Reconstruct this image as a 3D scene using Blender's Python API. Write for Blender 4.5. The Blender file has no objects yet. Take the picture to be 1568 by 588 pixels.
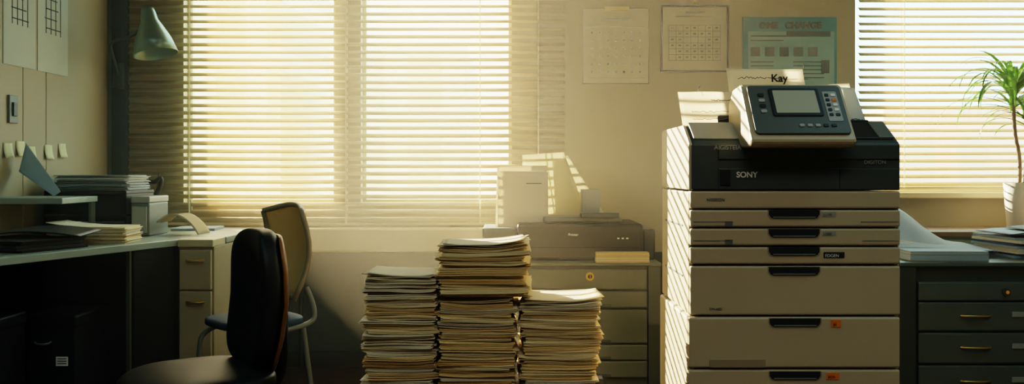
import bpy, bmesh, math, random
from mathutils import Vector, Matrix, Euler
R = math.radians
scene = bpy.context.scene
scene.view_settings.view_transform = 'Filmic'
scene.view_settings.look = 'High Contrast'
scene.view_settings.exposure = -0.1

# ---------------------------------------------------------------- materials
def lin(h):
    h = h.lstrip('#')
    o = []
    for i in (0, 2, 4):
        c = int(h[i:i+2], 16) / 255
        o.append(c/12.92 if c <= .04045 else ((c+.055)/1.055)**2.4)
    return (*o, 1)

MATS = {}
def mat(name, col, rough=.5, metal=0, var=.12, scale=8, bump=0, bscale=60, transl=0, coat=0, spec=.5):
    if name in MATS: return MATS[name]
    m = bpy.data.materials.new(name); m.use_nodes = True
    nt = m.node_tree; b = nt.nodes['Principled BSDF']
    b.inputs['Roughness'].default_value = rough
    b.inputs['Metallic'].default_value = metal
    b.inputs['Specular IOR Level'].default_value = spec
    if coat: b.inputs['Coat Weight'].default_value = coat
    tc = nt.nodes.new('ShaderNodeTexCoord')
    n = nt.nodes.new('ShaderNodeTexNoise'); n.inputs['Scale'].default_value = scale
    n.inputs['Detail'].default_value = 4
    nt.links.new(tc.outputs['Object'], n.inputs['Vector'])
    mx = nt.nodes.new('ShaderNodeMix'); mx.data_type = 'RGBA'
    c = lin(col)
    mx.inputs[6].default_value = tuple(v*(1-var) for v in c[:3]) + (1,)
    mx.inputs[7].default_value = tuple(min(1, v*(1+var)) for v in c[:3]) + (1,)
    nt.links.new(n.outputs['Fac'], mx.inputs[0])
    nt.links.new(mx.outputs[2], b.inputs['Base Color'])
    if bump:
        n2 = nt.nodes.new('ShaderNodeTexNoise'); n2.inputs['Scale'].default_value = bscale
        nt.links.new(tc.outputs['Object'], n2.inputs['Vector'])
        bp = nt.nodes.new('ShaderNodeBump'); bp.inputs['Strength'].default_value = bump
        bp.inputs['Distance'].default_value = .002
        nt.links.new(n2.outputs['Fac'], bp.inputs['Height'])
        nt.links.new(bp.outputs['Normal'], b.inputs['Normal'])
    if transl:
        t = nt.nodes.new('ShaderNodeBsdfTranslucent')
        nt.links.new(mx.outputs[2], t.inputs['Color'])
        ms = nt.nodes.new('ShaderNodeMixShader'); ms.inputs[0].default_value = transl
        nt.links.new(b.outputs[0], ms.inputs[1]); nt.links.new(t.outputs[0], ms.inputs[2])
        nt.links.new(ms.outputs[0], nt.nodes['Material Output'].inputs['Surface'])
    MATS[name] = m
    return m

wall_m   = mat('wall_paint', '#aea283', .85, var=.05, scale=2, bump=.15, bscale=90)
wallshade_m   = mat('wall_shade_teal', '#344845', .8, var=.06, scale=2, bump=.15)  # shade below the sill put into the wall colour; front wall reuses it
panel_m  = mat('cream_partition', '#9f977e', .6, var=.04, scale=1.5)
ceil_m   = mat('ceiling_paint', '#8e8c7e', .9, var=.04)
trim_m   = mat('cream_trim', '#dccda4', .55, var=.05)
frame_m  = mat('window_frame_paint', '#d6c9a2', .5, var=.04)
dkteal   = mat('dark_teal_paint', '#1c2829', .6)
slat_m   = mat('blind_slat', '#d2c297', .55, var=.05, transl=.45)
cord_m   = mat('blind_cord', '#fff6dc', .8, transl=.4)
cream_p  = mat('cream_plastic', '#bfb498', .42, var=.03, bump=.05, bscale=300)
cream_d  = mat('cream_plastic_dark', '#a3977b', .5, var=.03)  # darker cream tone
dk_p     = mat('charcoal_plastic', '#4b5452', .45, var=.05, bump=.08, bscale=400)
dk_p2    = mat('darker_plastic', '#262e30', .45)
grey_p   = mat('grey_plastic', '#727a76', .45, var=.05)
lgrey_p  = mat('light_grey_plastic', '#a2a59d', .4, var=.05)
blk      = mat('black_plastic', '#0f1214', .45, var=.1, spec=.3)
blk_fab  = mat('black_upholstery', '#0c1619', .5, var=.2, scale=30, bump=.1, bscale=250, spec=.4)
screen_m = mat('screen_glass', '#b9bcaa', .12, var=.02)
white_t  = mat('white_print', '#f4f1e6', .6, var=.02)
grey_t   = mat('grey_print', '#5a5c58', .6, var=.02)
emb_m    = mat('embossed_grey', '#8b8f88', .5, var=.02)
ink_m    = mat('ink', '#2a2a30', .7, var=.05)
red_ink  = mat('red_ink', '#a5605a', .7, var=.05)
orange_m = mat('orange_sticker', '#e58a1e', .6, var=.1, scale=50)
metal_m  = mat('filing_metal', '#757867', .45, metal=.1, var=.06)
metal_e  = mat('filing_metal_frame', '#585d52', .5, metal=.1, var=.06)
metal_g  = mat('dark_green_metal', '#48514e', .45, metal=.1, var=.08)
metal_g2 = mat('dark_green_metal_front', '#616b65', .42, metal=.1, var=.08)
brass_m  = mat('brass', '#c9a860', .3, metal=.9)
desk_m   = mat('desk_laminate', '#9aa69c', .35, var=.04)
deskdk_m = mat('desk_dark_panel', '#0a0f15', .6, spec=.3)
wood_m   = mat('amber_wood', '#a0682f', .45, var=.25, scale=6)
credw_m  = mat('credenza_top_wood', '#7a5f40', .45, var=.2, scale=6)
shell_m  = mat('tan_chair_shell', '#8a5c2c', .4, var=.1)
paper_m  = mat('paper_white', '#f6edd6', .8, var=.03, transl=.25)
thin_m   = mat('paper_thin', '#f6efdc', .8, var=.02, transl=.6)
paperc_m = mat('paper_cream', '#f0dfb4', .8, var=.06, transl=.1)
papers_m = mat('paper_straw', '#e6cd98', .8, var=.08)
papert_m = mat('paper_tan', '#c9a56a', .8, var=.1)
paperk_m = mat('paper_kraft', '#8c6a40', .8, var=.12)
paperb_m = mat('paper_bluish', '#b4c6d2', .7, var=.05, transl=.2)
folder_m = mat('dark_folder', '#1a2126', .5, var=.15)
folderb_m= mat('navy_folder', '#3f4763', .5, var=.15)
blue_m   = mat('blue_upholstery', '#26465c', .7, var=.1, bump=.3)
mesh_m   = mat('beige_mesh_fabric', '#c9b88e', .8, var=.1, transl=.35, bump=.4, bscale=200)
chfr_m   = mat('chair_frame_beige', '#8f8a76', .4, var=.05)
leaf_m   = mat('leaf_green', '#4b7a28', .45, var=.3, scale=12, transl=.4)
stem_m   = mat('plant_stem', '#5d4a2e', .8, var=.2, bump=.5)
pot_m    = mat('white_ceramic', '#d8d6cc', .3, var=.03)
terra_m  = mat('taupe_ceramic', '#8a7563', .5, var=.08)
soil_m   = mat('soil', '#2b2018', .95, var=.3, bump=.8)
teal_m   = mat('poster_teal', '#21808f', .6, var=.08)
teald_m  = mat('poster_dark_teal', '#0d3a42', .6, var=.05)
note_m   = mat('sticky_note', '#cfd0a8', .8, var=.05)
lampm    = mat('lamp_enamel', '#7c9690', .3, metal=.6, var=.05)

def floor_mat():
    m = bpy.data.materials.new('floor_wood'); m.use_nodes = True
    nt = m.node_tree; b = nt.nodes['Principled BSDF']; b.inputs['Roughness'].default_value = .4
    tc = nt.nodes.new('ShaderNodeTexCoord'); br = nt.nodes.new('ShaderNodeTexBrick')
    br.inputs['Scale'].default_value = 1; br.inputs['Brick Width'].default_value = 1.2
    br.inputs['Row Height'].default_value = .15; br.inputs['Mortar Size'].default_value = .003
    br.inputs['Color1'].default_value = lin('#3a281a'); br.inputs['Color2'].default_value = lin('#2c2017')
    br.inputs['Mortar'].default_value = lin('#100c09')
    nt.links.new(tc.outputs['Object'], br.inputs['Vector'])
    nt.links.new(br.outputs['Color'], b.inputs['Base Color'])
    return m
floor_m = floor_mat()

def building_mat(name, c1, c2):
    m = bpy.data.materials.new(name); m.use_nodes = True
    nt = m.node_tree; b = nt.nodes['Principled BSDF']; b.inputs['Roughness'].default_value = .9
    tc = nt.nodes.new('ShaderNodeTexCoord'); mp = nt.nodes.new('ShaderNodeMapping')
    mp.inputs['Rotation'].default_value = (R(90), 0, 0)
    br = nt.nodes.new('ShaderNodeTexBrick'); br.offset = 0
    br.inputs['Scale'].default_value = 1; br.inputs['Brick Width'].default_value = 1.9
    br.inputs['Row Height'].default_value = 2.6; br.inputs['Mortar Size'].default_value = .45
    br.inputs['Mortar Smooth'].default_value = .3
    br.inputs['Color1'].default_value = lin(c2); br.inputs['Color2'].default_value = lin(c2)
    br.inputs['Mortar'].default_value = lin(c1)
    nt.links.new(tc.outputs['Object'], mp.inputs[0]); nt.links.new(mp.outputs[0], br.inputs['Vector'])
    nt.links.new(br.outputs['Color'], b.inputs['Base Color'])
    return m

# ---------------------------------------------------------------- helpers
def group(name, loc=(0, 0, 0), rz=0):
    e = bpy.data.objects.new(name, None); e.empty_display_size = .1
    e.location = loc; e.rotation_euler = (0, 0, rz)
    scene.collection.objects.link(e)
    return e

def add(name, me, m=None, parent=None, world=True, mats=None):
    ob = bpy.data.objects.new(name, me) if not isinstance(me, bpy.types.Object) else me
    if ob.name not in scene.collection.objects: scene.collection.objects.link(ob)
    if mats:
        for k in mats: ob.data.materials.append(k)
    elif m: ob.data.materials.append(m)
    if parent:
        ob.parent = parent
        if world:
            ob.matrix_parent_inverse = (Matrix.Translation(parent.location) @ parent.rotation_euler.to_matrix().to_4x4()).inverted()
    return ob

def bev(ob, w=.003, seg=2):
    if w:
        md = ob.modifiers.new('bevel', 'BEVEL'); md.width = w; md.segments = seg; md.limit_method = 'ANGLE'
        md.harden_normals = False
    return ob

def boxes_mesh(name, bl):
    v = []; f = []
    for bx in bl:
        x0, x1, y0, y1, z0, z1 = bx[:6]
        i = len(v)
        pts = [(x0,y0,z0),(x1,y0,z0),(x1,y1,z0),(x0,y1,z0),(x0,y0,z1),(x1,y0,z1),(x1,y1,z1),(x0,y1,z1)]
        if len(bx) > 6:
            M = bx[6]; pts = [tuple(M @ Vector(p)) for p in pts]
        v += pts
        f += [tuple(i+k for k in q) for q in ((0,3,2,1),(4,5,6,7),(0,1,5,4),(1,2,6,5),(2,3,7,6),(3,0,4,7))]
    me = bpy.data.meshes.new(name); me.from_pydata(v, [], f); me.update()
    return me

def box(name, x0, x1, y0, y1, z0, z1, m, parent=None, b=.003, world=True, M=None):
    me = boxes_mesh(name, [(x0,x1,y0,y1,z0,z1) + ((M,) if M else ())])
    return bev(add(name, me, m, parent, world), b)

def boxes(name, bl, m, parent=None, b=0, world=True):
    return bev(add(name, boxes_mesh(name, bl), m, parent, world), b)

def prism(name, pts, axis, a, c, m, parent=None, b=.003, world=True, M=None, smooth=False):
    def mk(p, t):
        q = {'x': (t, p[0], p[1]), 'y': (p[0], t, p[1]), 'z': (p[0], p[1], t)}[axis]
        return tuple(M @ Vector(q)) if M else q
    n = len(pts)
    v = [mk(p, a) for p in pts] + [mk(p, c) for p in pts]
    f = [tuple(range(n)), tuple(range(2*n-1, n-1, -1))] + [(i, (i+1) % n, n+(i+1) % n, n+i) for i in range(n)]
    me = bpy.data.meshes.new(name); me.from_pydata(v, [], f)
    bm = bmesh.new(); bm.from_mesh(me); bmesh.ops.recalc_face_normals(bm, faces=bm.faces); bm.to_mesh(me); bm.free()
    return bev(add(name, me, m, parent, world), b)

def rrect(x0, x1, z0, z1, r, n=5):
    p = []
    for cx, cz, a0 in ((x1-r, z1-r, 0), (x0+r, z1-r, 90), (x0+r, z0+r, 180), (x1-r, z0+r, 270)):
        for i in range(n+1):
            a = R(a0+90*i/n); p.append((cx+r*math.cos(a), cz+r*math.sin(a)))
    return p

def lathe(name, prof, m, parent=None, n=32, M=None, world=True):
    v = []; f = []
    for r, z in prof:
        for i in range(n):
            a = 2*math.pi*i/n; v.append((r*math.cos(a), r*math.sin(a), z))
    for j in range(len(prof)-1):
        for i in range(n):
            k = (i+1) % n
            f.append((j*n+i, j*n+k, (j+1)*n+k, (j+1)*n+i))
    if M: v = [tuple(M @ Vector(p)) for p in v]
    me = bpy.data.meshes.new(name); me.from_pydata(v, [], f)
    for p in me.polygons: p.use_smooth = True
    return add(name, me, m, parent, world)

def cyl(name, p0, p1, r, m, parent=None, n=20, world=True, r1=None):
    p0 = Vector(p0); p1 = Vector(p1); d = p1-p0
    M = Matrix.Translation(p0) @ d.to_track_quat('Z', 'Y').to_matrix().to_4x4()
    r1 = r if r1 is None else r1; L = d.length
    ob = lathe(name, [(0, 0), (r, 0), (r, 0), (r1, L), (r1, L), (0, L)], m, parent, n, M, world)
    md = ob.modifiers.new('es', 'EDGE_SPLIT'); md.split_angle = R(40)
    return ob

def tube(name, pts, r, m, parent=None, world=True, cyclic=False, smooth=True):
    cu = bpy.data.curves.new(name, 'CURVE'); cu.dimensions = '3D'; cu.bevel_depth = r; cu.bevel_resolution = 3
    if smooth:
        s = cu.splines.new('NURBS'); s.points.add(len(pts)-1); s.order_u = 3; s.use_endpoint_u = True
    else:
        s = cu.splines.new('POLY'); s.points.add(len(pts)-1)
    for i, p in enumerate(pts): s.points[i].co = (*p, 1)
    s.use_cyclic_u = cyclic; s.resolution_u = 6; cu.use_fill_caps = True
    return add(name, bpy.data.objects.new(name, cu), m, parent, world)

def sp(c, e): return math.copysign(abs(c)**e, c)
def cushion(name, c, a, e1, e2, m, parent=None, world=True, fn=None, nu=40, nv=24):
    v = []; f = []
    for j in range(nv+1):
        t = -math.pi/2 + math.pi*j/nv
        for i in range(nu):
            u = 2*math.pi*i/nu
            p = Vector((a[0]*sp(math.cos(t), e1)*sp(math.cos(u), e2), a[1]*sp(math.cos(t), e1)*sp(math.sin(u), e2), a[2]*sp(math.sin(t), e1)))
            if fn: p = fn(p)
            v.append(tuple(p+Vector(c)))
    for j in range(nv):
        for i in range(nu):
            k = (i+1) % nu; f.append((j*nu+i, j*nu+k, (j+1)*nu+k, (j+1)*nu+i))
    me = bpy.data.meshes.new(name); me.from_pydata(v, [], f)
    bm = bmesh.new(); bm.from_mesh(me); bmesh.ops.remove_doubles(bm, verts=bm.verts, dist=1e-5)
    bmesh.ops.recalc_face_normals(bm, faces=bm.faces); bm.to_mesh(me); bm.free()
    for p in me.polygons: p.use_smooth = True
    return add(name, me, m, parent, world)

def sheet(name, fn, m, parent=None, nu=12, nv=12, world=True, th=.0008):
    v = [tuple(fn(i/nu, j/nv)) for j in range(nv+1) for i in range(nu+1)]
    f = [(j*(nu+1)+i, j*(nu+1)+i+1, (j+1)*(nu+1)+i+1, (j+1)*(nu+1)+i) for j in range(nv) for i in range(nu)]
    me = bpy.data.meshes.new(name); me.from_pydata(v, [], f)
    for p in me.polygons: p.use_smooth = True
    ob = add(name, me, m, parent, world)
    s = ob.modifiers.new('sol', 'SOLIDIFY'); s.thickness = th
    return ob

def text(name, s, size, loc, m, parent=None, rot=(R(90), 0, 0), ext=.0004, bold=0):
    cu = bpy.data.curves.new(name, 'FONT'); cu.body = s; cu.size = size; cu.extrude = ext; cu.offset = bold
    ob = bpy.data.objects.new(name, cu); ob.location = loc; ob.rotation_euler = rot
    return add(name, ob, m, parent)

F = 1400.0; EYE = 1.05; HZ = 260.0; CX = 784.0
def XX(px, d): return (px-CX)*d/F
def ZZ(py, d): return EYE-(py-HZ)*d/F

# ---------------------------------------------------------------- room shell
YB = 4.9
o1 = (-1.76, -.95); o2 = (-.81, 0.0); o3 = (1.84, 3.02)
zt = 2.4; zbl = .86; zbr = .94
wl = [(-2.35, 3.2, YB, YB+.15, zt, 2.65), (-2.35, .9, YB, YB+.15, .61, zbl), (.9, 3.2, YB, YB+.15, .61, zbr)]
wl += [(-2.35, o1[0], YB, YB+.15, zbl, zt), (o1[1], o2[0], YB, YB+.15, zbl, zt), (o2[1], .9, YB, YB+.15, zbl, zt), (.9, o3[0], YB, YB+.15, zbr, zt), (o3[1], 3.2, YB, YB+.15, zbr, zt)]
boxes('wall_back', wl, wall_m)
boxes('wall_back_lower', [(-2.35, 3.2, YB, YB+.15, 0, .61)], wallshade_m)
boxes('wall_left', [(-2.35, -2.25, -1.6, YB, 0, 2.65)], wall_m)
boxes('wall_right', [(3.1, 3.2, -1.6, YB, 0, 2.65)], wall_m)
boxes('wall_front', [(-2.35, 3.2, -1.7, -1.6, 0, 2.65)], wallshade_m)
boxes('floor', [(-2.35, 3.2, -1.7, 5.05, -.1, 0)], floor_m)
boxes('ceiling', [(-2.35, 3.2, -1.7, 5.05, 2.65, 2.75)], ceil_m)
boxes('baseboard_back', [(-2.25, 3.1, 4.88, 4.9, 0, .08)], dkteal, b=.003)
box('trim_1', -2.07, .28, 4.76, 4.9, .62, .745, trim_m, b=.01)
box('trim_2', 1.80, 3.1, 4.80, 4.9, .90, .93, trim_m, b=.006)
box('trim_3', -2.13, -2.05, 4.86, 4.9, .08, 2.6, dkteal, b=.004)
pl = group('partition_panels', (-2.2, 4.2, 1.3))
ys = [2.2, 2.95, 3.7, 4.02, 4.22, 4.86]
for i in range(len(ys)-1):
    box('panel_%d' % i, -2.249, -2.15, ys[i]+.002, ys[i+1]-.002, 0, 2.6, panel_m, pl, b=.003)

for k, (a, b_) in enumerate((o1, o2, o3)):
    zb = zbr if k == 2 else zbl
    g = group('window_%d' % (k+1), ((a+b_)/2, 4.97, 1.6))
    fb = [(a, a+.02, 4.96, 5.0, zb, zt), (b_-.02, b_, 4.96, 5.0, zb, zt), (a, b_, 4.96, 5.0, zb, zb+.03), (a, b_, 4.96, 5.0, zt-.03, zt)]
    boxes('frame', fb, frame_m, g, b=.003)

def blinds(name, x0, x1, z0, z1, y, tilt, pitch=.0405, w=.034, cords=()):
    g = group(name, ((x0+x1)/2, y, z1))
    v = []; f = []
    z = z0+.03; random.seed(5)
    segs = 5
    while z < z1-.03:
        t = R(tilt+random.uniform(-2.5, 2.5)); dz = random.uniform(-.001, .001); zr = random.uniform(-.0015, .0015)
        i0 = len(v)
        for e, sx in ((0, x0+.004), (1, x1-.004)):
            for s in range(segs):
                u = (s/(segs-1)-.5)*w
                cr = .002*(1-(2*s/(segs-1)-1)**2)
                yy = y+u*math.cos(t)-cr*math.sin(t); zz = z+u*math.sin(t)+cr*math.cos(t)+dz+(zr if e else -zr)
                v.append((sx, yy, zz))
        for s in range(segs-1): f.append((i0+s, i0+s+1, i0+segs+s+1, i0+segs+s))
        z += pitch
    me = bpy.data.meshes.new('slats'); me.from_pydata(v, [], f)
    for p in me.polygons: p.use_smooth = True
    ob = add('slats', me, slat_m, g); s = ob.modifiers.new('s', 'SOLIDIFY'); s.thickness = .0012
    boxes('head_rail', [(x0, x1, y-.022, y+.022, z1-.04, z1)], frame_m, g, b=.003)
    boxes('bottom_rail', [(x0, x1, y-.016, y+.016, z0, z0+.016)], frame_m, g, b=.003)
    cb = []
    for c in cords:
        cb.append((c-.003, c+.003, y-.021, y-.0195, z0+.01, z1-.03))
        cb.append((c-.003, c+.003, y+.0195, y+.021, z0+.01, z1-.03))
    boxes('ladder_tapes', cb, cord_m, g)
blinds('venetian_blind', -2.04, .285, .755, 2.46, 4.865, 39, cords=(-1.71, -.17, .14, -.88))
blinds('venetian_blind', 1.84, 3.05, .945, 2.46, 4.865, 35, cords=(2.08, 2.8))

cyl('heating_pipe', (-1.12, 4.86, 0), (-1.12, 4.86, .62), .012, dkteal)

bA = building_mat('building_cream', '#f0e2bc', '#dccda0'); bB = building_mat('building_pink', '#e6c6b2', '#c4c2b4')
boxes('building_exterior', [(-6.0, -1.5, 30, 40, -12, 5.2)], bA)
boxes('building_exterior.001', [(-13, -8.6, 34, 44, -12, 9)], bA)
boxes('building_exterior.002', [(13, 22, 32, 42, -12, 3.2)], bB)

# ---------------------------------------------------------------- wall calendars and poster
def wb(px0, px1, py0, py1, y0, y1, d=4.88): return (XX(px0, d), XX(px1, d), y0, y1, ZZ(py1, d), ZZ(py0, d))
g = group('wall_calendar', (XX(943, 4.88), 4.89, ZZ(70, 4.88)))
boxes('page', [wb(893, 993, 13, 127, 4.888, 4.898)], mat('calendar_page', '#c6bc9e', .8), g)
boxes('page_border', [wb(892.2, 893, 13, 127.5, 4.886, 4.898), wb(993, 994, 13, 127.5, 4.886, 4.898), wb(892, 994, 12.5, 13, 4.886, 4.898), wb(892, 994, 127, 128, 4.886, 4.898)], grey_t, g)
bl = []
for r in range(6):
    for c in range(7):
        x = 905+c*12.3; y = 48+r*12; bl.append(wb(x, x+3, y, y+3.4, 4.886, 4.888))
boxes('dates', bl, grey_t, g)
boxes('grid_lines', [wb(899, 987, 40, 40.6, 4.886, 4.888), wb(899, 987, 119, 119.6, 4.886, 4.888), wb(920, 966, 28, 30, 4.886, 4.888)], emb_m, g)
boxes('clip', [wb(925, 963, 10, 16, 4.87, 4.888)], brass_m, g, b=.002)
g = group('wall_calendar', (XX(1064, 4.88), 4.89, ZZ(60, 4.88)))
boxes('frame', [wb(1012, 1014.6, 8, 110, 4.875, 4.898), wb(1113.4, 1116, 8, 110, 4.875, 4.898), wb(1012, 1116, 8, 10.4, 4.875, 4.898), wb(1012, 1116, 107.6, 110, 4.875, 4.898)], dk_p2, g, b=.001)
boxes('page', [wb(1014.6, 1113.4, 10.4, 107.6, 4.888, 4.898)], mat('calendar_page2', '#c2b89a', .8), g)
bl = []
for r in range(7): bl.append(wb(1024, 1104, 38+r*9, 38.6+r*9, 4.886, 4.888))
for c in range(8): bl.append(wb(1024+c*11.3, 1024.6+c*11.3, 38, 92, 4.886, 4.888))
for r in range(6):
    for c in range(7):
        if random.random() < .8: bl.append(wb(1028+c*11.3, 1032+c*11.3, 41+r*9, 43.6+r*9, 4.886, 4.888))
boxes('table', bl, grey_t, g)
boxes('headline', [wb(1035, 1095, 24, 26, 4.886, 4.888), wb(1050, 1080, 17, 20, 4.886, 4.888)], grey_t, g)
cyl('nail', (XX(1064, 4.88), 4.86, ZZ(3, 4.88)), (XX(1064, 4.88), 4.9, ZZ(3, 4.88)), .006, brass_m, g)
g = group('notice_poster', (XX(1210, 4.88), 4.89, ZZ(85, 4.88)))
boxes('backing', [wb(1138, 1282, 26, 142, 4.888, 4.898)], teal_m, g, b=.001)
boxes('inner_sheet', [wb(1146, 1278, 48, 138, 4.885, 4.888)], mat('poster_light', '#7fb0b0', .6), g)
text('heading', 'OME   CHANGE', .047, (XX(1163, 4.88), 4.884, ZZ(43, 4.88)), teald_m, g, bold=.0022, ext=.002)
bl = [wb(1150, 1205, 54, 56, 4.882, 4.885), wb(1205, 1272, 48, 56, 4.882, 4.885), wb(1150, 1200, 61, 62.5, 4.882, 4.885)]
for c in range(5): bl.append(wb(1150+c*22, 1164+c*22, 72, 86, 4.882, 4.885))
for r in range(5):
    bl.append(wb(1150, 1185, 94+r*6, 95.5+r*6, 4.882, 4.885)); bl.append(wb(1215, 1262, 94+r*6, 95.5+r*6, 4.882, 4.885))
bl.append(wb(1258, 1270, 92, 112, 4.882, 4.885))
boxes('icons', bl, teald_m, g)

def lw(name, d0, d1, z0, z1, m, mark=True):
    g = group(name, (-2.148, (d0+d1)/2, (z0+z1)/2))
    boxes('sheet', [(-2.1495, -2.147, d0, d1, z0, z1)], m, g)
    if mark:
        bl = []
        random.seed(int(d0*100))
        for i in range(5):
            zz = z0+(z1-z0)*(.45+.1*i); a = d0+(d1-d0)*random.uniform(.15, .3); b = d0+(d1-d0)*random.uniform(.6, .85)
            bl.append((-2.147, -2.1462, a, b, zz, zz+.005))
        for i in range(4):
            a = d0+(d1-d0)*(.25+.16*i); bl.append((-2.147, -2.1462, a, a+.006, z0+(z1-z0)*.4, z0+(z1-z0)*.85))
        boxes('lines', bl, ink_m, g)
    return g
pap_w = mat('pinned_paper', '#b4bbae', .8)
lw('pinned_sheet', 4.14, 4.42, 1.50, 1.95, pap_w)
lw('pinned_sheet', 3.86, 4.12, 1.50, 1.95, pap_w)
for i, d in enumerate((3.86, 3.96, 4.05, 4.2, 4.33)):
    z = 1.10+.012*math.sin(i*2.1)
    sheet('sticky_note', lambda u, v, d=d, z=z: Vector((-2.148+.012*(1-v)**2, d+.07*u, z+.065*v)), note_m, None, 3, 6)
g = group('light_switch', (-2.14, 3.93, 1.31))
box('plate', -2.15, -2.14, 3.895, 3.965, 1.25, 1.37, grey_p, g, b=.003)
box('rocker', -2.14, -2.132, 3.915, 3.945, 1.28, 1.34, dk_p, g, b=.002)

# ---------------------------------------------------------------- wall lamp
g = group('swing_arm_wall_lamp', (-1.8, 4.6, 1.7))
ap = Vector((XX(226, 4.6), 4.6, ZZ(14, 4.6))); ba = Vector((XX(241, 4.6), 4.58, ZZ(84, 4.6)))
dd = (ba-ap); L = dd.length
M = Matrix.Translation(ap) @ dd.to_track_quat('Z', 'Y').to_matrix().to_4x4()
lathe('shade', [(0, -.005), (.03, -.002), (.036, .02), (.042, .06), (.062, .1), (.088, .16), (.108, L), (.105, L), (.085, .16), (.058, .1), (.03, .05)], lampm, g, 40, M)
lathe('bulb', [(0, .19), (.025, .18), (.03, .15), (.018, .11), (.015, .06)], pot_m, g, 20, M)
tube('arm', [(-1.845, 4.6, 1.78), (-1.9, 4.6, 1.72), (-2.03, 4.62, 1.70), (-2.06, 4.7, 1.66), (-2.085, 4.85, 1.55)], .008, dk_p, g)
cyl('pivot', (-1.86, 4.6, 1.755), (-1.83, 4.6, 1.795), .014, dk_p, g)
box('wall_bracket', -2.115, -2.06, 4.83, 4.86, 1.48, 1.62, dk_p, g)

# ---------------------------------------------------------------- left desk
g = group('office_desk', (-1.8, 3.9, .4))
prism('desktop', [(-2.145, 2.5), (-1.965, 2.5), (-1.44, 3.93), (-1.44, 4.1), (-1.28, 4.1), (-1.28, 4.75), (-2.145, 4.75)], 'z', .722, .75, desk_m, g, b=.003)
def along(p, q, th, z0, z1, name, m, gg):
    p = Vector(p); q = Vector(q); n = Vector((-(q-p).y, (q-p).x)).normalized()*th
    return prism(name, [tuple(p), tuple(q), tuple(q+n), tuple(p+n)], 'z', z0, z1, m, gg, b=.002)
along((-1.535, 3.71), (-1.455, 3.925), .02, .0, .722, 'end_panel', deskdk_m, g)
along((-1.545, 3.695), (-1.541, 3.706), .02, .0, .722, 'panel_edge_highlight', metal_e, g)  # lighter strip paints the thin highlight along this edge
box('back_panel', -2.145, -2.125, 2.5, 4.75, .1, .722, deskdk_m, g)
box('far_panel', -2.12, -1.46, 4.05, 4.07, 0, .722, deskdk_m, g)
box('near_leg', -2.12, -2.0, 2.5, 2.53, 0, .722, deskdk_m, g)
box('right_leg_panel', -1.31, -1.285, 4.52, 4.73, 0, .722, wood_m, g)
box('modesty_panel', -1.95, -1.32, 4.71, 4.73, .2, .722, wood_m, g)
g = group('drawer_pedestal', (-1.36, 4.2, .36))
box('carcass', -1.437, -1.285, 3.945, 4.5, .0, .718, cream_d, g)
box('top', -1.436, -1.284, 3.925, 4.095, .718, .75, mat('pedestal_top', '#c9bf9c', .4), g)
for i, (a, b_) in enumerate(((.535, .705), (.24, .527), (.03, .232))):
    box('drawer_front_%d' % i, -1.428, -1.293, 3.925, 3.945, a, b_, mat('pedestal_front', '#b3a989', .45), g)
    zc = b_-.045
    tube('handle_%d' % i, [(-1.395, 3.925, zc), (-1.39, 3.905, zc), (-1.36, 3.90, zc), (-1.33, 3.905, zc), (-1.325, 3.925, zc)], .006, brass_m, g)

def file_box(x0, x1, y0, y1, h):
    g = group('file_box', ((x0+x1)/2, (y0+y1)/2, h/2))
    box('body', x0, x1, y0, y1, 0, h-.03, mat('file_box_black', '#12171b', .45, spec=.3), g, b=.006)
    box('lid', x0-.005, x1+.005, y0-.005, y1+.005, h-.05, h, blk, g, b=.008)
    xm = (x0+x1)/2
    box('label', xm+.02, xm+.065, y0-.003, y0, h*.62, h*.62+.035, white_t, g, b=0)
    boxes('label_text', [(xm+.026, xm+.06, y0-.0036, y0-.003, h*.62+.008+k*.009, h*.62+.011+k*.009) for k in range(3)], ink_m, g)
    tube('handle', [(xm-.06, y0, h*.8), (xm-.05, y0-.02, h*.79), (xm, y0-.022, h*.79), (xm, y0, h*.8)], .004, grey_p, g)
file_box(-1.83, -1.65, 3.45, 3.72, .5)
file_box(-1.98, -1.80, 3.12, 3.38, .53)

g = group('desk_riser_shelf', (-1.98, 3.88, .9))
box('board', -2.145, -1.83, 3.72, 4.04, .91, .935, desk_m, g)
box('leg', -1.85, -1.835, 3.99, 4.03, .75, .91, dk_p, g)
box('leg_1', -2.14, -2.125, 3.74, 3.78, .75, .91, dk_p, g)

def loose_pile(name, cx, cy, w, d, z0, n, th, mats, seed, rot=0, jit=.01, grp=None, curl=0.0):
    random.seed(seed); v = []; f = []; mi = []
    z = z0
    for k in range(n):
        a = rot+random.uniform(-1, 1)*jit*5; ox = random.uniform(-jit, jit); oy = random.uniform(-jit, jit)
        t = th*random.uniform(.6, 1.4); idx = random.randrange(len(mats)); i0 = len(v)
        for zz in (z, z+t*.9):
            for p, q in ((-1, -1), (1, -1), (1, 1), (-1, 1)):
                x = p*w/2; y = q*d/2
                v.append((cx+ox+x*math.cos(a)-y*math.sin(a), cy+oy+x*math.sin(a)+y*math.cos(a), zz))
        f += [tuple(i0+k2 for k2 in q) for q in ((0,3,2,1),(4,5,6,7),(0,1,5,4),(1,2,6,5),(2,3,7,6),(3,0,4,7))]
        mi += [idx]*6; z += t
    me = bpy.data.meshes.new(name); me.from_pydata(v, [], f)
    ob = add(name, me, None, grp, True, mats)
    for p, i in zip(me.polygons, mi): p.material_index = i
    return z
g = group('letter_tray', (-1.92, 4.25, .86))
for i, zz in enumerate((.75, .85)):
    boxes('tray_%d' % i, [(-2.10, -1.73, 4.1, 4.42, zz+.004, zz+.012), (-2.10, -2.09, 4.1, 4.42, zz, zz+.09), (-1.74, -1.73, 4.1, 4.42, zz, zz+.09), (-2.10, -1.73, 4.41, 4.42, zz, zz+.09), (-2.10, -1.73, 4.1, 4.105, zz, zz+.06)], blk, g, b=.002)
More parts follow.
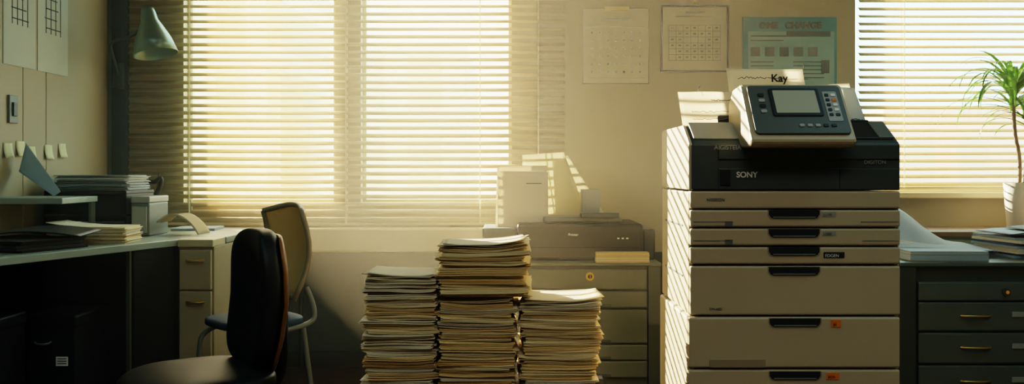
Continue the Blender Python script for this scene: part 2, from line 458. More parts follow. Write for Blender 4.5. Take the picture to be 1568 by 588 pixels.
box('cover', -2.10, -1.73, 4.1, 4.42, .94, .955, blk, g)
loose_pile('tray_papers', -1.91, 4.26, .33, .24, .956, 22, .003, [paper_m, paperb_m, grey_p], 3, 0, .012, g)
loose_pile('tray_papers_low', -1.91, 4.26, .33, .24, .763, 14, .003, [paper_m, paperb_m], 4, 0, .004, g)
g = group('small_storage_box', (-1.68, 4.25, .82))
box('body', -1.718, -1.635, 4.12, 4.35, .75, .9, grey_p, g, b=.006)
box('drawer', -1.712, -1.643, 4.112, 4.12, .765, .885, lgrey_p, g, b=.004)
box('lid', -1.72, -1.633, 4.118, 4.352, .9, .93, lgrey_p, g, b=.006)
g = group('pen_pot', (-1.80, 4.58, .8))
lathe('pot', [(0, .751), (.045, .751), (.052, .8), (.058, .9), (.06, .915), (.054, .915), (.05, .88), (0, .87)], terra_m, g, 30, Matrix.Translation((-1.8, 4.58, 0)))
tube('dark_cable', [(-1.84, 4.58, .9), (-1.86, 4.57, .97), (-1.83, 4.57, 1.0), (-1.78, 4.56, .985), (-1.75, 4.57, 1.02), (-1.765, 4.58, .95), (-1.80, 4.58, .9)], .012, blk, g)
tube('pen_1', [(-1.81, 4.58, .88), (-1.83, 4.58, 1.02)], .004, blk, g, smooth=False)
tube('pen_2', [(-1.79, 4.59, .88), (-1.775, 4.6, 1.03)], .004, dk_p, g, smooth=False)
g = group('folder_pile', (-1.85, 3.5, .77))
loose_pile('folders', -1.86, 3.46, .33, .30, .7505, 5, .008, [folder_m, blk, folder_m, grey_p], 11, R(-20), .018, g)
sheet('open_folder', lambda u, v: Vector((-2.0+.36*u, 3.42+.2*v+.04*u, .80+.018*math.sin(u*3.2)+.012*v)), folder_m, g, th=.004)
g = group('document_stack', (-1.74, 3.8, .78))
z = loose_pile('documents', -1.73, 3.80, .30, .21, .7505, 22, .0028, [paperc_m, paper_m, papert_m], 21, R(6), .007, g)
sheet('top_sheet', lambda u, v: Vector((-1.89+.27*u, 3.70+.19*v, z+.002+.02*(1-u)**3)), paper_m, g)
sheet('leaning_letter', lambda u, v: Vector((-2.13+.18*u+.03*v, 3.95-.06*u, .937+.21*(1-u)*(.5+.5*v)+.02*v)), paperb_m, None)
g = group('chair_back_arch', (-1.52, 4.25, .8))  # arch resting on the desk, stands in for a cream chair back
def archp(u, v): return Vector((-1.622+.19*u, 4.18+.16*v, .754+.092*(max(0, math.sin(math.pi*(.18+.82*u)))**.8 if u < .999 else 0)))
sheet('arch', archp, mesh_m, g, 24, 6, th=.004)
tube('rim', [archp(i/14, 0) for i in range(15)], .005, cream_p, g)
g = group('paper_pad', (-1.6, 4.62, .76))
loose_pile('pad', -1.58, 4.60, .21, .22, .7505, 6, .002, [paperb_m, paper_m], 8, .1, .003, g)

# ---------------------------------------------------------------- chairs
def swivel_chair(loc, rz):
    g = group('office_swivel_chair', loc, rz)
    W = False
    cushion('seat', (0, 0, .425), (.215, .215, .034), .55, .62, blk_fab, g, W, fn=lambda p: Vector((p.x, p.y, p.z-.02*(max(0, -p.y)/.2)**3)))
    cushion('seat_pan', (0, 0, .385), (.185, .185, .018), .4, .6, blk, g, W)
    def bfn(p):
        q = p.copy(); s = 1-.14*max(0, p.z/.21)**2-.1*max(0, -p.z/.21)**2; q.x *= s
        q.y += -.05*(p.x/.2)**2 + .012*(p.z/.21)+.02*math.cos(p.z*9); return q
    cushion('backrest', (0, .19, .655), (.178, .042, .213), .5, .55, blk_fab, g, W, fn=bfn)
    cushion('back_shell', (0, .232, .645), (.170, .010, .205), .35, .5, shell_m, g, W, fn=bfn)
    tube('back_bar', [(0, .08, .375), (0, .20, .365), (0, .265, .40), (0, .262, .55), (0, .262, .62)], .018, blk, g, W)
    cyl('gas_column', (0, 0, .09), (0, 0, .38), .026, blk, g, world=W)
    cyl('hub', (0, 0, .07), (0, 0, .13), .045, blk, g, world=W)
    for i in range(5):
        a = 2*math.pi*i/5+.3; c, s = math.cos(a), math.sin(a)
        tube('leg_%d' % i, [(.03*c, .03*s, .1), (.15*c, .15*s, .09), (.27*c, .27*s, .065)], .017, blk, g, W)
        cyl('caster_%d' % i, (.27*c-.02*s, .27*s+.02*c, .028), (.27*c+.02*s, .27*s-.02*c, .028), .028, blk, g, world=W)
    return g
swivel_chair((-.945, 2.74, 0), R(-57))

def side_chair(loc, rz):
    g = group('mesh_back_chair', loc, rz); W = False
    cushion('seat', (0, 0, .455), (.165, .17, .022), .5, .6, blue_m, g, W)
    def P(u, v):
        wv = 1-.10*v*v-.25*(1-v)**2
        x = (u-.5)*.36*wv; return Vector((x, .15+.02*v+.04*math.sin(math.pi*v)-.05*(2*(u-.5))**2, .54+.34*v+.03*math.sin(math.pi*u)*v))
    sheet('mesh_back', P, mesh_m, g, 16, 16, W, th=.004)
    rim = [P(i/8, 1) for i in range(9)] + [P(1, 1-i/6) for i in range(1, 7)] + [P(1-i/8, 0) for i in range(1, 9)] + [P(0, i/6) for i in range(1, 7)]
    tube('back_frame', rim, .011, chfr_m, g, W, smooth=False)
    for s in (-1, 1):
        tube('side_frame_%d' % s, [(.11*s, .17, .58), (.15*s, .19, .5), (.155*s, .17, .43), (.155*s, -.15, .43), (.155*s, -.16, .3), (.155*s, -.18, .012)], .010, grey_p, g, W)
        tube('rear_leg_%d' % s, [(.155*s, .13, .43), (.155*s, .19, .012)], .010, grey_p, g, W, smooth=False)
    return g
side_chair((-1.02, 3.62, 0), R(-48))

# ---------------------------------------------------------------- paper stacks on low table
g = group('low_table', (-.08, 2.8, .2))
box('top', -.455, .29, 2.62, 2.965, .36, .39, blk, g, b=.004)
boxes('legs', [(x, x+.03, y, y+.03, 0, .36) for x in (-.445, .25) for y in (2.63, 2.925)], blk, g, b=.002)
boxes('apron', [(-.42, .26, 2.64, 2.655, .3, .36), (-.42, .26, 2.935, 2.95, .3, .36)], blk, g)

pstack_mats = [paperc_m, paper_m, papers_m, papert_m, paperk_m]
def paper_stack(cx, cy, w, d, z0, z1, seed, weights, jit=.006, lean=(0, 0), flare=.0, top_curl=.0):
    g = group('paper_stack', (cx, cy, (z0+z1)/2))
    random.seed(seed); v = []; f = []; mi = []
    nu, nv = 10, 4
    z = z0+.0006; H = z1-z0
    while z < z1:
        bt = random.uniform(.003, .014); bx = random.gauss(0, jit); by = random.gauss(0, jit*.7); ba = random.gauss(0, .028)
        bw = random.uniform(-.012, .005)
        idx = random.choices(range(5), weights)[0]
        if idx == 4: bt = .002
        if idx == 3: bt = min(bt, .004)
        curlL = random.uniform(-.001, .005); curlR = random.uniform(-.001, .005); ph = random.uniform(0, 6); wv = random.uniform(.0004, .0022)
        zz = z
        while zz < min(z+bt, z1):
            st = random.uniform(.0012, .0026); t = (zz-z0)/H
            ox = cx+bx+random.gauss(0, .0018)+lean[0]*t; oy = cy+by+random.gauss(0, .0018)+lean[1]*t
            a = ba+random.gauss(0, .006); ww = w+bw+flare*t; curl2 = 0
            if random.random() < .07: ox += random.uniform(-.012, .012); a += random.uniform(-.05, .05)
            if random.random() < .06: curl2 = random.uniform(.002, .007)
            i0 = len(v)
            for lay in (0, 1):
                for j in range(nv+1):
                    for i in range(nu+1):
                        u = i/nu*2-1; q = j/nv*2-1
                        x = u*ww/2; y = q*d/2
                        dz = curlL*max(0, -u)**3+curlR*max(0, u)**3+wv*math.sin(u*3+ph)*(.3+.7*t) + top_curl*t**6*max(0, u)**2 + curl2*abs(u)**4
                        v.append((ox+x*math.cos(a)-y*math.sin(a), oy+x*math.sin(a)+y*math.cos(a), max(z0, zz+dz+(st*.80 if lay else 0))))
            n1 = nu+1; N = n1*(nv+1)
            for j in range(nv):
                for i in range(nu):
                    q = (i0+j*n1+i, i0+j*n1+i+1, i0+(j+1)*n1+i+1, i0+(j+1)*n1+i)
                    f.append(q[::-1]); f.append(tuple(k+N for k in q)); mi += [idx]*2
            for i in range(nu):
                a_, b_ = i0+i, i0+i+1; f.append((a_, b_, b_+N, a_+N)); mi.append(idx)
                a_, b_ = i0+nv*n1+i, i0+nv*n1+i+1; f.append((b_, a_, a_+N, b_+N)); mi.append(idx)
            for j in range(nv):
                a_, b_ = i0+j*n1, i0+(j+1)*n1; f.append((b_, a_, a_+N, b_+N)); mi.append(idx)
                a_, b_ = i0+j*n1+nu, i0+(j+1)*n1+nu; f.append((a_, b_, b_+N, a_+N)); mi.append(idx)
            zz += st
        z = zz+random.choice((0, 0, .0015))
    me = bpy.data.meshes.new('sheets'); me.from_pydata(v, [], f)
    ob = add('sheets', me, None, g, True, pstack_mats)
    for p, i in zip(me.polygons, mi): p.material_index = i
    for k in range(3):
        a = random.uniform(-.10, .10); dx = random.uniform(-.008, .008); lift = random.uniform(.004, .012); c0 = random.choice((0, 1))
        def fn(u, v_, a=a, dx=dx, lift=lift, k=k, c0=c0):
            x = (u-.5)*(w-.005+flare); y = (v_-.5)*d*.97; e = abs(u-c0)
            return Vector((cx+lean[0]+dx+x*math.cos(a)-y*math.sin(a), cy+x*math.sin(a)+y*math.cos(a), z1+.004+.0025*k+top_curl*max(0, 2*u-1)**2+lift*max(0, 1-1.6*e)**2*(1-.5*v_)))
        sheet('loose_sheet_%d' % k, fn, (paper_m, paperc_m, paper_m)[k], g, 12, 8)
    return g
S = 2.70
paper_stack(XX(614, S), 2.81, .212, .25, .39, ZZ(427, S), 1, (4, 6, 1.5, .2, .15), .005)
paper_stack(XX(732, S)-.003, 2.81, .224, .25, .39, ZZ(466, S), 2, (4, 2, 3, .6, .2), .004)
paper_stack(XX(741, S), 2.81, .262, .26, ZZ(462, S)+.016, ZZ(379, S), 7, (4, .8, 4, .8, .3), .006, top_curl=.010)
paper_stack(XX(852, S)+.004, 2.81, .215, .25, .39, ZZ(465, S), 4, (4, 2.5, 3, .4, .15), .005, lean=(.012, 0), flare=.02, top_curl=.004)

# ---------------------------------------------------------------- middle filing cabinet + printer
d = 4.0
g = group('filing_cabinet', (.25, 4.25, .32))
x0, x1 = -.155, XX(1012, d)
box('carcass', x0, x1, 4.015, 4.6, 0, .628, metal_e, g)
box('top', x0-.004, x1+.004, 4.0, 4.6, .628, .642, metal_m, g, b=.004)
box('side_post', x1-.055, x1, 4.0, 4.02, 0, .628, metal_e, g)
for i, (a, b_) in enumerate(((413, 443), (446, 471), (474, 525), (528, 551), (553, 578))):
    box('drawer_%d' % i, x0+.02, XX(991, d), 3.995, 4.02, ZZ(b_, d), ZZ(a, d), metal_m, g, b=.004)
    if i: box('pull_%d' % i, XX(850, d), XX(935, d), 3.985, 3.997, ZZ(b_, d)+.004, ZZ(b_, d)+.016, metal_e, g, b=.003)
cyl('lock', (XX(903, d), 3.985, ZZ(423, d)), (XX(903, d), 4.0, ZZ(423, d)), .018, brass_m, g)
cyl('keyhole', (XX(903, d), 3.983, ZZ(423, d)), (XX(903, d), 3.986, ZZ(423, d)), .009, blk, g)
boxes('keyslot', [(XX(903, d)-.002, XX(903, d)+.002, 3.981, 3.984, ZZ(423, d)-.007, ZZ(423, d)+.007)], brass_m, g)

d = 4.1
g = group('desktop_printer', (.25, 4.3, .75))
px0, px1 = XX(792, d), XX(985, d)
box('body', px0, px1, d, 4.5, .643, ZZ(343, d), mat('printer_grey', '#2f3129', .5), g, b=.012)
box('right_module', px1+.001, XX(1005, d), d+.03, 4.48, .643, ZZ(352, d), dk_p2, g, b=.008)
box('left_tray', XX(738, d), px0-.001, d+.03, 4.45, .70, ZZ(350, d), grey_p, g, b=.008)
box('left_tray_foot', XX(745, d), px0-.01, d+.05, 4.42, .643, .70, dk_p, g, b=.004)
box('front_groove', px0+.02, px1-.02, d-.002, d, .70, .703, blk, g, b=0)
box('lid', XX(833, d), XX(955, d), d+.05, 4.47, ZZ(343, d), ZZ(333, d), grey_p, g, b=.01)
box('paper_guide', XX(890, d), XX(950, d), d+.03, 4.2, ZZ(334, d), ZZ(327, d), dk_p, g, b=.004)
text('label', 'Printer', .016, (XX(870, d), d-.003, ZZ(361, d)), white_t, g)
boxes('buttons', [(XX(945, d)+k*.02, XX(945, d)+k*.02+.01, d-.004, d, ZZ(366, d), ZZ(366, d)+.006) for k in range(3)], white_t, g)
clear_m = mat('frosted_acrylic', '#d8d3b8', .35, var=.03, transl=.5)
sheet('upright_sheet_a', lambda u, v: Vector((XX(762, 4.25)+.235*u, 4.22+.06*v, .735+.31*v-.005*u)), paper_m, g)
sheet('upright_sheet_b', lambda u, v: Vector((XX(758, 4.3)+.235*u+.01*v, 4.27+.05*v+.01*math.sin(u*3), .735+.335*v)), paper_m, g)
sheet('fanned_sheet', lambda u, v: Vector((XX(800, 4.35)+.20*u+.12*(1-v)*u, 4.33+.06*v+.02*u, .80+.32*v-.0*u+.015*u*v)), clear_m, g)
sheet('fanned_sheet_2', lambda u, v: Vector((XX(838, 4.4)+.10*u+.20*(1-v)*u, 4.39+.04*v, .80+.30*v+.02*u*v)), clear_m, g)
box('output_block', XX(890, 4.3), XX(918, 4.3), 4.28, 4.36, ZZ(343, d), ZZ(290, 4.3), lgrey_p, g, b=.004)
boxes('print_lines', [(XX(806, 4.2), XX(830, 4.2), 4.268, 4.269, .985-k*.012, .988-k*.012) for k in range(2)], grey_t, g)
g = group('yellow_notepad_stack', (.48, 4.04, .66))
loose_pile('pads', XX(953, 4.03), 4.045, .235, .06, .6425, 13, .0033, [mat('yellow_paper', '#e6c886', .8), paperc_m], 9, 0, .0015, g)

# ---------------------------------------------------------------- copier
D = 2.6
c = lambda px: XX(px, D)
h = lambda py: ZZ(py, D)
g = group('office_photocopier', (.8, 2.85, .6))
X0, X1 = c(1057), c(1379)
box('core', X0+.004, X1-.004, 2.63, 3.07, .05, h(294), cream_d, g, b=.004)
box('side_panel_upper', X0-.002, X0+.012, 2.615, 3.075, h(483), h(294), cream_p, g, b=.004)
box('side_panel_lower', X0-.008, X0+.012, 2.60, 3.085, .06, h(486), cream_p, g, b=.006)
box('right_side_panel', X1-.012, X1+.002, 2.615, 3.075, .06, h(294), cream_p, g, b=.004)
boxes('side_groove', [(X0-.004, X0, 2.70, 3.0, h(430), h(427)), (X0-.004, X0, 2.70, 3.0, h(350), h(347))], dk_p, g)
def front(name, y0, y1, yf=2.6, xa=X0, xb=X1, m=cream_p, b=.005):
    return box(name, xa, xb, yf, yf+.04, h(y1)+.0012, h(y0)-.0012, m, g, b=b)
front('band', 292, 320); 
front('drawer_1', 321, 348); front('drawer_2', 349.5, 376.5); front('drawer_3', 378, 405)
front('drawer_4', 407, 483); front('drawer_5', 485, 563, 2.592, X0-.006, X1-.004); front('drawer_6', 565, 640, 2.592, X0-.006, X1-.004); front('drawer_7', 642, 760, 2.592, X0-.006, X1-.004)
box('plinth', X0+.01, X1-.01, 2.64, 3.06, .0, .06, dk_p2, g)
for i, (y0, yf) in enumerate(((321, 2.6), (350, 2.6), (378, 2.6), (408, 2.6), (486, 2.592), (567, 2.592))):
    za, zb_ = h(y0+14), h(y0)-.001; xa, xb = c(1177), c(1255)
    pts = [(xa, zb_), (xb, zb_), (xb, za+.012), (xb-.006, za+.003), (xb-.014, za), (xa+.014, za), (xa+.006, za+.003), (xa, za+.012)]
    prism('handle_%d' % i, pts, 'y', yf-.0015, yf+.02, dk_p2, g, b=.001)
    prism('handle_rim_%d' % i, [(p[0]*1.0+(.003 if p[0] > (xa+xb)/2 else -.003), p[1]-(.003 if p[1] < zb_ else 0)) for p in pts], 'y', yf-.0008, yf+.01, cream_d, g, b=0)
    box('handle_lip_%d' % i, xa+.012, xb-.012, yf-.004, yf, za+.002, za+.006, grey_p, g, b=.001)
boxes('seams', [(c(1062), c(1120), 2.5985, 2.6, h(340), h(340)+.0015), (c(1110), c(1122), 2.5985, 2.6, h(346), h(339)),
                (c(1318), c(1376), 2.5985, 2.6, h(340), h(340)+.0015), (c(1062), c(1118), 2.5985, 2.6, h(369), h(369)+.0015), (c(1320), c(1376), 2.5985, 2.6, h(369), h(369)+.0015),
                (c(1110), c(1122), 2.5985, 2.6, h(374), h(367))], grey_p, g)
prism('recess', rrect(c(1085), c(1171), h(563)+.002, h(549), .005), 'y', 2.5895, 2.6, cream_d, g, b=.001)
def label(n, s, px, py, size, m=grey_t, y=2.5985, bold=0): text(n, s, size, (c(px), y, h(py)), m, g, bold=bold)
label('logo', 'SONY', 1127, 271.5, .0225, white_t, 2.5955, .0006)
label('word_top', 'AIGISTEIA', 1093, 229, .0175, lgrey_p, 2.5955, .0003)
label('word_right', 'DIGITON', 1322, 251, .015, lgrey_p, 2.5955)
label('word_band', 'NISSEION', 1082, 308, .012)
label('word_4', 'DM-6021', 1086, 475, .010)
box('label_plate_1', c(1258), c(1280), 2.599, 2.6, h(332), h(324), lgrey_p, g, b=0); label('l1', '11170', 1260, 331, .010)
box('label_plate_2', c(1258), c(1280), 2.599, 2.6, h(361), h(354), lgrey_p, g, b=0); label('l2', '11080', 1260, 360, .010)
box('label_plate_3', c(1261), c(1293), 2.598, 2.6, h(395), h(386), dk_p2, g, b=.001); label('l3', 'EDGEN', 1263, 393.5, .012, white_t, 2.597)
box('sticker_1', c(1271), c(1286), 2.590, 2.592, h(500), h(489), orange_m, g, b=0); label('l4', 'ai', 1274, 498, .014, ink_m, 2.5895)
box('sticker_2', c(1264), c(1283), 2.590, 2.592, h(580), h(570), orange_m, g, b=0); label('l5', 'ECO', 1266, 578, .010, ink_m, 2.5895)

prof = [(2.602, h(291.5)), (2.602, h(221)), (2.612, h(217)), (2.69, 1.176), (2.70, 1.18), (3.06, 1.18), (3.07, 1.17), (3.07, h(291.5))]
prism('scanner_body', prof, 'x', X0+.006, X1, dk_p, g, b=.004)
prism('scanner_side', [(p[0], p[1]+.001) for p in prof], 'x', X0-.004, X0+.006, cream_p, g, b=.003)
box('front_door', c(1100), c(1285), 2.5985, 2.603, h(290), h(258), dk_p, g, b=.0015)
box('front_door_right', c(1286), c(1377), 2.5985, 2.603, h(290), h(258), dk_p, g, b=.0015)
box('front_door_left', c(1059), c(1099), 2.5985, 2.603, h(290), h(222), dk_p, g, b=.0015)
box('upper_lip', c(1100), c(1377), 2.596, 2.603, h(244), h(222), dk_p, g, b=.002)
box('latch', c(1102), c(1118), 2.594, 2.6, h(284), h(259), dk_p2, g, b=.002)
A = Vector((0, 2.612, h(217))); B = Vector((0, 2.69, 1.176)); sl = (B-A); SL = sl.length; sv = sl.normalized(); nv_ = Vector((1, 0, 0)).cross(sv)
def slopeM(x, off=0): 
    m = Matrix.Identity(4); m.col[0][:3] = (1, 0, 0); m.col[1][:3] = sv; m.col[2][:3] = nv_
    m.translation = Vector((x, A.y, A.z)) + nv_*off; return m
box('left_cover', 0, c(1150)-c(1064), .012, SL+.02, 0, .006, lgrey_p, g, b=.003, M=slopeM(c(1064)))
box('mid_cover', 0, .10, .012, SL+.02, 0, .006, dk_p2, g, b=.003, M=slopeM(c(1300)))
box('right_cover', 0, .045, .012, SL+.02, 0, .010, grey_p, g, b=.003, M=slopeM(c(1350)))
box('document_feeder_base', .62, 1.0, 2.76, 3.03, 1.18, 1.215, dk_p, g, b=.008)
box('feed_guide', 1.01, 1.07, 2.74, 2.95, 1.18, 1.20, dk_p2, g, b=.004)
cp = [(2.497, 1.112), (2.483, 1.126), (2.484, 1.133), (2.603, 1.288), (2.615, 1.293), (2.70, 1.285), (2.745, 1.25), (2.75, 1.176), (2.66, 1.14), (2.60, 1.112)]
prism('console_housing', cp, 'x', .650, .938, cream_p, g, b=.007)
A2 = Vector((0, 2.481, 1.131)); B2 = Vector((0, 2.601, 1.288)); s2 = (B2-A2).normalized(); n2 = Vector((1, 0, 0)).cross(s2); L2 = (B2-A2).length
m2 = Matrix.Identity(4); m2.col[0][:3] = (1, 0, 0); m2.col[1][:3] = s2; m2.col[2][:3] = n2; m2.translation = Vector((.662, A2.y, A2.z))+n2*.001
def cprism(name, u0, u1, v0, v1, w0, w1, m, r=.006, b=.0015):
    prism(name, rrect(u0, u1, v0, v1, r), 'z', w0, w1, m, g, b=b, M=m2)
cprism('console_face', .002, .264, .018, L2-.004, 0, .006, mat('console_grey', '#5c625e', .45, var=.04), .012, .002)
cprism('screen_bezel', .060, .200, .078, .180, .006, .010, dk_p2, .006)
cprism('screen', .070, .190, .087, .171, .010, .0112, screen_m, .003, .0005)
for k in range(4):
    cprism('key_l%d' % k, .028, .045, .150-.02*k, .162-.02*k, .006, .009, lgrey_p if k % 2 else dk_p2, .004, .001)
cprism('key_panel', .210, .250, .060, .17, .006, .0075, lgrey_p, .005, .001)
for k in range(5):
    cprism('key_r%d' % k, .215, .226, .150-.018*k, .160-.018*k, .0075, .010, dk_p2, .003, .001)
    cprism('key_s%d' % k, .232, .245, .150-.018*k, .160-.018*k, .0075, .010, orange_m if k == 1 else (white_t if k != 4 else dk_p2), .003, .001)
for k in range(5):
    cprism('key_b%d' % k, .125+.022*k, .139+.022*k, .040, .050, .006, .009, lgrey_p if k < 3 else dk_p2, .003, .001)
def scrib(name, x0, x1, y, z, amp, seed, m, slope=0, n=26):
    random.seed(seed); pts = []
    for i in range(n):
        t = i/(n-1); pts.append((x0+(x1-x0)*t+random.uniform(-.2, .2)*(x1-x0)/n*3, y, z+random.uniform(-1, 1)*amp+slope*t))
    tube(name, pts, .0009, m, g)
sheet('output_sheet_left', lambda u, v: Vector((.518+.165*u-.012*v, 2.77+.02*v-.012*math.sin(u*3.1), 1.175+.112*v)), thin_m, g)
scrib('scribble_1', .60, .67, 2.753, 1.26, .003, 1, ink_m); scrib('scribble_2', .54, .66, 2.753, 1.225, .003, 2, red_ink); scrib('scribble_3', .545, .65, 2.753, 1.203, .0025, 3, red_ink)
sheet('feeder_sheet_mid', lambda u, v: Vector((.675+.235*u-.01*v, 2.79+.05*v+.01*math.sin(u*4), 1.20+.166*v-.004*u)), thin_m, g)
scrib('scribble_4', .70, .79, 2.83, 1.335, .004, 4, ink_m)
text('handwriting', 'Kay', .034, (.80, 2.822, 1.322), ink_m, g, rot=(R(80), 0, R(1)), ext=.001, bold=.0006)
tube('underline', [(.79, 2.826, 1.335), (.86, 2.826, 1.328), (.915, 2.826, 1.331)], .0009, ink_m, g)
sheet('feeder_sheet_right', lambda u, v: Vector((.985+.085*u-.03*v*(u), 2.75+.03*v, 1.185+.118*v-.004*u)), mat('paper_thin_cool', '#cfd8dc', .8, transl=.5), g)
sheet('feeder_sheet_right_2', lambda u, v: Vector((.975+.085*u-.02*v*(u), 2.79+.03*v, 1.185+.128*v+.004*u)), thin_m, g)
scrib('scribble_5', 1.02, 1.055, 2.747, 1.20, .006, 6, ink_m, n=12)
tube('wire_1', [(.57, 2.79, 1.28), (.565, 2.79, 1.30), (.575, 2.79, 1.305)], .001, dk_p, g)
tube('wire_2', [(.905, 2.84, 1.36), (.91, 2.84, 1.375), (.904, 2.84, 1.38)], .001, dk_p, g)

# ---------------------------------------------------------------- right cabinet
d = 3.3
g = group('lateral_file_cabinet', (1.85, 3.6, .36))
RX0, RX1 = 1.365, 2.36
box('carcass', RX0, RX1, 3.32, 3.92, 0, .70, metal_g, g)
box('top', RX0-.005, RX1+.005, 3.295, 3.92, .70, .716, metal_g2, g, b=.004)
box('stile', RX0, XX(1403, d), 3.30, 3.32, 0, .70, metal_g, g)
for i, (a, b_) in enumerate(((432, 461), (463, 507), (510, 557), (560, 610), (613, 670))):
    box('drawer_%d' % i, XX(1407, d), RX1-.02, 3.30, 3.325, ZZ(b_, d), ZZ(a, d), metal_g2, g, b=.005)
    zc = (ZZ(a, d)+ZZ(b_, d))/2+.003
    if i:
        tube('handle_%d' % i, [(XX(1472, d), 3.302, zc), (XX(1476, d), 3.286, zc), (XX(1512, d), 3.286, zc), (XX(1516, d), 3.302, zc)], .005, brass_m, g)
        box('tag_%d' % i, XX(1549, d), XX(1568, d), 3.296, 3.302, zc-.004, zc+.015, lgrey_p, g, b=.001)
cyl('lock', (XX(1540, d), 3.29, ZZ(447, d)), (XX(1540, d), 3.305, ZZ(447, d)), .014, dk_p, g)
cyl('lock_core', (XX(1540, d), 3.286, ZZ(447, d)), (XX(1540, d), 3.292, ZZ(447, d)), .007, brass_m, g)
g = group('open_paper_pile', (1.68, 3.68, .78))
for k in range(5):
    sheet('leaf_%d' % k, lambda u, v, k=k: Vector((1.49+.36*u+.004*k*v, 3.50+.33*v-.008*k*u, .722+.005*k+(.175-.022*k)*math.exp(-((u-.22+.03*k)/.50)**2)*(.06+.94*v)+.004*v)), paperb_m if k % 2 == 0 else paper_m, g, 20, 12)
g = group('folder_pile', (1.95, 3.6, .75))
z = loose_pile('folders', 2.09, 3.60, .40, .30, .7165, 8, .009, [folderb_m, paperb_m, folder_m, paper_m], 31, R(5), .012, g)
sheet('draped_sheet', lambda u, v: Vector((1.88+.36*u, 3.44+.27*v, z+.003+.022*math.sin(u*2.6+.4)-.012*u*u)), folderb_m, g, th=.002)
sheet('draped_sheet_2', lambda u, v: Vector((1.97+.36*u, 3.44+.22*v+.05*u, z+.028+.012*math.sin(u*3))), paperb_m, g, th=.002)
g = group('paper_ream', (1.6, 3.37, .73))
loose_pile('ream', 1.60, 3.40, .28, .13, .7165, 12, .003, [paperb_m, lgrey_p], 41, R(-3), .001, g)

g = group('window_credenza', (2.5, 4.6, .37))
box('carcass', 1.9, 3.08, 4.38, 4.78, .04, .73, metal_e, g)
box('top', 1.88, 3.09, 4.36, 4.785, .73, .755, credw_m, g, b=.004)
for i in range(3): box('door_panel_%d' % i, 1.91+.39*i, 2.285+.39*i, 4.368, 4.38, .07, .715, metal_m, g)
box('plinth', 1.92, 3.06, 4.40, 4.77, 0, .04, dkteal, g)
PX, PY = 2.53, 4.56
g = group('potted_dracaena', (PX, PY, 1.0))
lathe('pot', [(0, .756), (.052, .756), (.056, .77), (.066, .9), (.072, .985), (.066, .985), (.062, .96), (0, .955)], pot_m, g, 36, Matrix.Translation((PX, PY, 0)))
lathe('soil', [(0, .962), (.062, .958)], soil_m, g, 24, Matrix.Translation((PX, PY, 0)))
tube('stem_1', [(PX, PY, .95), (PX+.01, PY, 1.1), (PX-.03, PY, 1.25), (PX-.03, PY, 1.46)], .009, stem_m, g)
tube('stem_2', [(PX+.02, PY, .95), (PX+.04, PY, 1.1), (PX+.04, PY+.01, 1.30)], .008, stem_m, g)
random.seed(77); v = []; f = []
def leaf(base, az, el, L, droop, w):
    n = 12; p = Vector(base); i0 = len(v); e = el
    for i in range(n+1):
        t = i/n; dirv = Vector((math.cos(az)*math.cos(e), math.sin(az)*math.cos(e)*.8, math.sin(e)))
        side = Vector((-math.sin(az), math.cos(az), 0)); ww = w*(math.sin(math.pi*min(1, .25+.75*t))**.7 if t < .999 else 0)
        up = side.cross(dirv)
        v.append(tuple(p-side*ww-up*ww*.3)); v.append(tuple(p)); v.append(tuple(p+side*ww-up*ww*.3))
        p = p+dirv*L/n; e -= droop/n*(0.4+1.2*t)
    for i in range(n):
        for s in (0, 1): f.append((i0+3*i+s, i0+3*i+s+1, i0+3*i+s+4, i0+3*i+s+3))
for k in range(52):
    leaf((PX-.03, PY, 1.42+random.uniform(-.07, .05)), random.uniform(0, 6.283), random.uniform(.4, 1.45), random.uniform(.32, .5), random.uniform(1.6, 3.1), random.uniform(.009, .014))
for k in range(26):
    leaf((PX+.04, PY+.01, 1.29+random.uniform(-.03, .03)), random.uniform(0, 6.283), random.uniform(.2, 1.4), random.uniform(.2, .34), random.uniform(1.4, 2.7), random.uniform(.008, .012))
v = [(a, min(b, 4.835), c_) for a, b, c_ in v]
me = bpy.data.meshes.new('leaves'); me.from_pydata(v, [], f)
for p in me.polygons: p.use_smooth = True
add('leaves', me, leaf_m, g)

# ---------------------------------------------------------------- dusty air on the window side of the room (procedural volume)
hm = bpy.data.materials.new('dusty_air'); hm.use_nodes = True; nt = hm.node_tree; nt.nodes.clear()
o = nt.nodes.new('ShaderNodeOutputMaterial'); vs = nt.nodes.new('ShaderNodeVolumeScatter')
vs.inputs['Density'].default_value = .068; vs.inputs['Anisotropy'].default_value = .35
vs.inputs['Color'].default_value = (1, .94, .76, 1)
nt.links.new(vs.outputs[0], o.inputs['Volume'])
cu = bpy.data.curves.new('air_haze', 'CURVE'); cu.dimensions = '3D'
s = cu.splines.new('POLY'); s.points.add(1); s.points[0].co = (-2.2, 4, 1, 1); s.points[1].co = (3.0, 4, 1, 1)
hz = bpy.data.objects.new('air_haze', cu); scene.collection.objects.link(hz)
ng = bpy.data.node_groups.new('haze_volume', 'GeometryNodeTree')
ng.interface.new_socket('Geometry', in_out='INPUT', socket_type='NodeSocketGeometry')
ng.interface.new_socket('Geometry', in_out='OUTPUT', socket_type='NodeSocketGeometry')
go = ng.nodes.new('NodeGroupOutput'); cb_ = ng.nodes.new('GeometryNodeMeshCube'); tf = ng.nodes.new('GeometryNodeTransform'); sm = ng.nodes.new('GeometryNodeSetMaterial')
cb_.inputs['Size'].default_value = (5.33, 1.71, 2.63)
tf.inputs['Translation'].default_value = (.425, 3.975, 1.325)
sm.inputs['Material'].default_value = hm
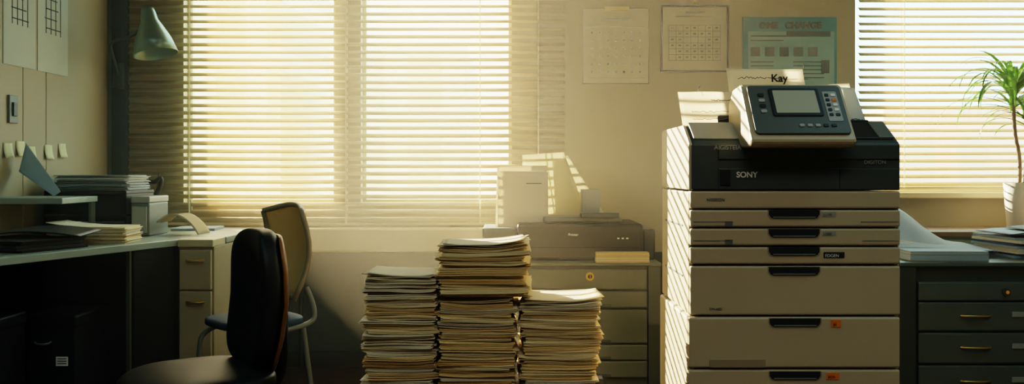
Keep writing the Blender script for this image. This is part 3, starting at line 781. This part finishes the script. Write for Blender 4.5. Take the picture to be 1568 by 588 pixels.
ng.links.new(cb_.outputs['Mesh'], tf.inputs['Geometry']); ng.links.new(tf.outputs[0], sm.inputs['Geometry']); ng.links.new(sm.outputs[0], go.inputs[0])
md = hz.modifiers.new('haze', 'NODES'); md.node_group = ng

# ---------------------------------------------------------------- light
w = bpy.data.worlds.new('World'); scene.world = w; w.use_nodes = True; nt = w.node_tree
bg = nt.nodes['Background']; tc = nt.nodes.new('ShaderNodeTexCoord'); sx = nt.nodes.new('ShaderNodeSeparateXYZ')
nt.links.new(tc.outputs['Generated'], sx.inputs[0])
mr = nt.nodes.new('ShaderNodeMapRange'); mr.inputs[1].default_value = .02; mr.inputs[2].default_value = .36
nt.links.new(sx.outputs['X'], mr.inputs[0])
mx = nt.nodes.new('ShaderNodeMix'); mx.data_type = 'RGBA'
mx.inputs[6].default_value = (1.0, .82, .52, 1); mx.inputs[7].default_value = (.58, .95, .90, 1)
nt.links.new(mr.outputs[0], mx.inputs[0]); nt.links.new(mx.outputs[2], bg.inputs[0])
bg.inputs[1].default_value = 6.2

sl_ = bpy.data.lights.new('sun', 'SUN'); sl_.energy = 42; sl_.angle = R(.25); sl_.color = (1, .80, .52)
so = bpy.data.objects.new('sun', sl_); scene.collection.objects.link(so)
so.rotation_euler = Vector((.6, -.8, -.30)).to_track_quat('-Z', 'Y').to_euler()
for i, (x, y, e, col) in enumerate(((.3, .6, 19, (1, .96, .85)), (-1.2, 2.2, 5, (.45, .9, 1)), (2.0, 2.2, 7, (.5, .92, 1)))):
    al = bpy.data.lights.new('fill_light', 'AREA'); al.shape = 'RECTANGLE'; al.size = 1.2; al.size_y = .6; al.energy = e; al.color = col  # unseen fill lights added at ceiling height to brighten the room
    ao = bpy.data.objects.new('fill_light', al); ao.location = (x, y, 2.6); scene.collection.objects.link(ao)

# ---------------------------------------------------------------- camera
cam = bpy.data.cameras.new('camera'); cam.sensor_width = 36; cam.lens = 36*F/1568; cam.shift_y = -34/1568
co = bpy.data.objects.new('camera', cam); co.location = (0, 0, EYE); co.rotation_euler = (R(90), 0, 0)
scene.collection.objects.link(co); scene.camera = co
